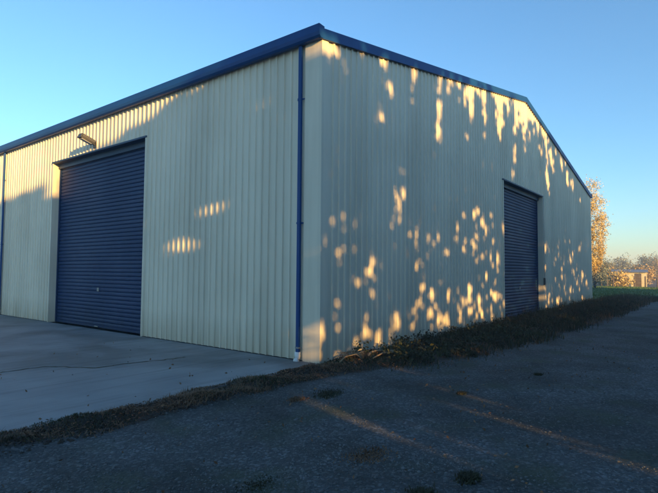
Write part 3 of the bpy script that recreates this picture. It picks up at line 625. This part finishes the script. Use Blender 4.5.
# turf and dead grass spilling along the broken edge of the slab
fs = lambda x: np.interp(x, [-9, -5, -4.6, -4.2, -3.7, -2.9, -2, -1.2, -.6, 0], [-.35, -.30, -.52, -.62, -.50, -.52, -.62, -.60, -.75, -.9])
bs = lambda x: -.0+.05*np.sin(x*2.3)+.05*np.sin(x*7.1+1)
strip(26000, -9, .1, fs, bs, lambda x: .015+.03*np.sin(x*2.7)**2*np.sin(x*.9)**2, .005, M['weed'], 'verge_turf', 'dark matted turf along the broken edge of the concrete', r, lambda x, t: np.clip(.55+.6*np.sin(x*3.3)*np.sin(x*1.1+2)+.3*np.sin(t*7+x*5), .08, 1), 1.5, 'turf', .07)
strip(36000, -9, .1, fs, bs, lambda x: .018+.03*np.sin(x*2.7)**2, .004, M['straw'], 'dead_grass', 'brown dead grass spilling over the edge of the concrete', r, lambda x, t: np.clip(.45+.5*np.sin(x*2.1+.6)+.4*np.sin(x*5.3+t*4), .05, 1), 3.0, 'dead grass', .06)
def litter(name, n, x0, x1, front, back, size, m, label, r, zup=.03):
    x_ = r.uniform(x0, x1, n); f_, b_ = front(x_), back(x_); y_ = f_+(b_-f_)*r.beta(1.5, 1.2, n)
    k_ = r.uniform(0, 1, n) < np.clip(.35+.8*np.sin(x_*2.1+.6)*np.sin(x_*.8)+.3*np.sin(x_*6.1+y_*9), .05, 1); x_, y_ = x_[k_], y_[k_]
    P_ = np.stack([x_, y_, np.where((y_ > -.05) & (x_ < 0), .008, gz(x_, y_)+r.uniform(0, zup, len(x_)))], -1); L_ = leaves(P_, size, r, .5); L_[:, :, 2] = P_[:, None, 2]+(L_[:, :, 2]-P_[:, None, 2])*.45
    return tag(quads(name, L_, m), label, 'leaf litter', kind='stuff')
litter('leaf_litter', 24000, -9, .2, lambda x: fs(x)-.04, lambda x: bs(x)+.08, .020, M['litter'], 'brown leaf litter lying along the broken edge of the concrete', r)
litter('leaf_litter', 15000, 0, 20, lambda x: fr(x)*.9, bk, .024, M['litter'], 'brown leaf litter caught in the weeds below the gable wall', r, .09)
# broad-leaved weeds in the strip
nb = 260; cx_ = 1+r.uniform(0, 1, nb)**1.3*22; cy_ = -.1+r.uniform(0, 1, nb)*(fr(cx_)*.85); hb = r.uniform(.06, .22, nb)
Pb = np.stack([cx_, cy_, gz(cx_, cy_)], -1)[:, None, :]+r.normal(size=(nb, 42, 3))*np.stack([hb*.6, hb*.6, hb*0], -1)[:, None, :]+np.stack([np.zeros((nb, 42)), np.zeros((nb, 42)), r.uniform(0, 1, (nb, 42))*hb[:, None]*1.4], -1)
Pb = Pb.reshape(-1, 3); Pb[:, 1] = np.minimum(Pb[:, 1], -.06)
tag(quads('broadleaf_weeds', leaves(Pb, .034, r, .65), M['weed']), 'dark broad leaved weeds among the grass below the gable wall', 'weeds', kind='stuff')
# clods and lumps of earth
def rocks(name, P_, s, m, label, r, cat, flat=.7):
    n = len(P_); u = np.array([(1, 0, 0), (0, 1, 0), (-1, 0, 0), (0, -1, 0), (0, 0, 1), (0, 0, -1)], float)
    V = u[None]*r.uniform(.6, 1.2, (n, 6, 1))*s[:, None, None]; V[:, :, 2] *= flat
    a = r.uniform(0, 6.28, n); c_, s_ = np.cos(a)[:, None], np.sin(a)[:, None]
    V = np.stack([V[..., 0]*c_-V[..., 1]*s_, V[..., 0]*s_+V[..., 1]*c_+V[..., 2]*.3, V[..., 2]], -1)+P_[:, None, :]
    F = np.array([(0, 1, 4), (1, 2, 4), (2, 3, 4), (3, 0, 4), (1, 0, 5), (2, 1, 5), (3, 2, 5), (0, 3, 5)])
    F = (F[None]+np.arange(n)[:, None, None]*6).reshape(-1, 3)
    me = bpy.data.meshes.new(name); me.vertices.add(n*6); me.vertices.foreach_set('co', V.astype(np.float32).ravel())
    me.loops.add(len(F)*3); me.loops.foreach_set('vertex_index', F.astype(np.int32).ravel())
    me.polygons.add(len(F)); me.polygons.foreach_set('loop_start', np.arange(0, len(F)*3, 3, dtype=np.int32)); me.materials.append(m); me.update(); me.validate()
    return tag(link(bpy.data.objects.new(name, me)), label, cat, kind='stuff')
r = np.random.default_rng(33); n = 2600; x_ = r.uniform(-9, .6, n); y_ = -.05-r.uniform(0, 1, n)*.55
rocks('earth_clods', np.stack([x_, y_, gz(x_, y_)+.0], -1), np.minimum(r.lognormal(-4.1, .5, n), .05), M['soil'], 'crumbly dark earth clods along the slab edge', r, 'earth')
n = 60000; t_ = r.uniform(0, 1, n)**1.6; a = YAW+r.uniform(-.75, .80, n); d = 1.4+t_*17
x_ = -6.818+np.sin(a)*d; y_ = -5.517+np.cos(a)*d; k_ = (y_ < -.55) & (y_ < np.where(x_ > .3, fr(x_)+.2, 0)); x_, y_ = x_[k_], y_[k_]; n = len(x_)
s_ = np.minimum(r.lognormal(-5.0, .5, n), .028)
rocks('gravel_stones', np.stack([x_, y_, gz(x_, y_)+s_*.1], -1), s_, M['stone'], 'loose grey gravel stones scattered over the yard', r, 'gravel', .6)

# separate weed clumps in the gravel, each a thing
def tuft(px_loc, n_, rad, h_, m, label, seed, cat='weed'):
    r = np.random.default_rng(seed); P_ = r.normal(0, rad*.45, (n_, 3)); P_[:, 1] *= .7; P_[:, 2] = .0
    A, B_ = blades(P_, np.full(n_, h_), .006, r, 1.5)
    o = quads('weed_clump', np.concatenate([A, B_]), m); o.location = (*px_loc, float(gz(np.array(px_loc[0]), np.array(px_loc[1])))-.005)
    tag(o, label, cat, 'weed clumps in the gravel')
for k, (loc, n_, rad, h_, m, lb) in enumerate((
    ((-2.98, -3.93), 700, .12, .035, 'weed', 'small dark round weed clump in the gravel at lower right of centre'),
    ((-3.50, -3.78), 600, .12, .035, 'weed', 'dark weed clump cut by the bottom edge of the picture'),
    ((-3.05, -3.05), 800, .26, .018, 'straw', 'wide brownish patch of dead weed below the sunlit streak'),
    ((-1.50, -1.40), 900, .26, .025, 'weed', 'flat dark weed patch in front of the shed corner'),
    ((-2.0, -1.25), 700, .12, .03, 'straw', 'thin brown dead weed tuft left of the flat dark patch'),
    ((-4.05, -2.75), 500, .22, .015, 'weed', 'low sparse green weed film in the gravel at lower left of centre'),
    ((-.35, -2.75), 420, .08, .03, 'weed', 'tiny dark weed tuft far out in the gravel before the gable'),
    ((1.6, -3.2), 420, .08, .03, 'weed', 'dark weed tuft in the gravel in line with the gable door'))):
    tuft(loc, n_, rad, h_, M[m], lb, 60+k)

# fallen leaves on gravel and slab
r = np.random.default_rng(34); n = 420; x_ = r.uniform(-6, 6, n); y_ = np.where(r.uniform(0, 1, n) < .35, r.uniform(0, 7, n), r.uniform(-4.5, -.3, n)); k_ = ~((x_ > -.15) & (y_ > -.1)); x_, y_ = x_[k_], y_[k_]
z_ = np.where(y_ > -.03, .012, gz(x_, y_)+.02)
lf = quads('fallen_leaves', leaves(np.stack([x_, y_, z_], -1), .022, r, .6)*np.array([1, 1, 1]), M['straw']); tag(lf, 'small dry brown leaves scattered over gravel and slab', 'leaves', kind='stuff')
# dry palm frond and bent bark strip lying against the foot of the gable near the corner
fp = empty('dry_frond', (.42, -.30, .05), .1); tag(fp, 'dry orange brown palm frond lying at the near corner of the shed', 'frond')
b = MB(); b.tube([(-.35, -.05, .0), (-.1, 0, .05), (.2, .03, .07), (.5, .02, .02)], [.014, .013, .01, .005], 7); b.build('stalk', M['stick'], fp, smooth=True)
b = MB()
for k in range(22):
    t_ = k/21; x0 = -.1+t_*.55; sg = 1 if k % 2 else -1; L = .26*(1-.5*t_)
    p0 = Vector((x0, .02, .05)); p1 = p0+Vector((L*.6, sg*L*.6, .05-.02*random.random())); p2 = p1+Vector((L*.35, sg*L*.3, -.09))
    b.tube([p0, p1, p2], [.006, .011, .003], 4)
b.build('leaflets', M['stick'], fp)
bs_ = MB(); pts = [(-.55+.1*k, -.02*k+.10*math.sin(k*.55), .035+.05*math.sin(k*.42)) for k in range(12)]
bs_.tube(pts, [.018, .026, .03, .032, .034, .034, .033, .03, .03, .027, .022, .012], 6)
o = bs_.build('bark_strip', M['stick'], smooth=True); o.location = (1.35, -.42, .06); o.rotation_euler[2] = .12; o.scale = (1, 1, .7)
tag(o, 'curved pale strip of dry bark lying on weeds beside the frond', 'bark')
bs_ = MB(); bs_.tube([(0, 0, 0), (.35, .05, .05), (.75, -.02, .04), (1.05, .06, .0)], [.012, .016, .014, .006], 6)
o = bs_.build('dry_stick', M['stick'], smooth=True); o.location = (.75, -.62, .06); o.rotation_euler[2] = -.1
tag(o, 'thin curved dry stick lying in front of the bark strip', 'stick')

# ------------------------------------------------------------------ evening air over the flat land
hz = MB(); hz.box((-60, -60, -1.2), (420, 420, 14)); 
hm = bpy.data.materials.new('haze'); hm.use_nodes = True; ht = hm.node_tree; ht.nodes.clear()
pv = ht.nodes.new('ShaderNodeVolumePrincipled'); pv.inputs['Color'].default_value = (.9, .93, 1, 1); pv.inputs['Density'].default_value = HAZE; pv.inputs['Anisotropy'].default_value = 0.1
ho = ht.nodes.new('ShaderNodeOutputMaterial'); ht.links.new(pv.outputs[0], ho.inputs['Volume'])
if HAZE > 0: tag(hz.build('haze', hm), kind='stuff')
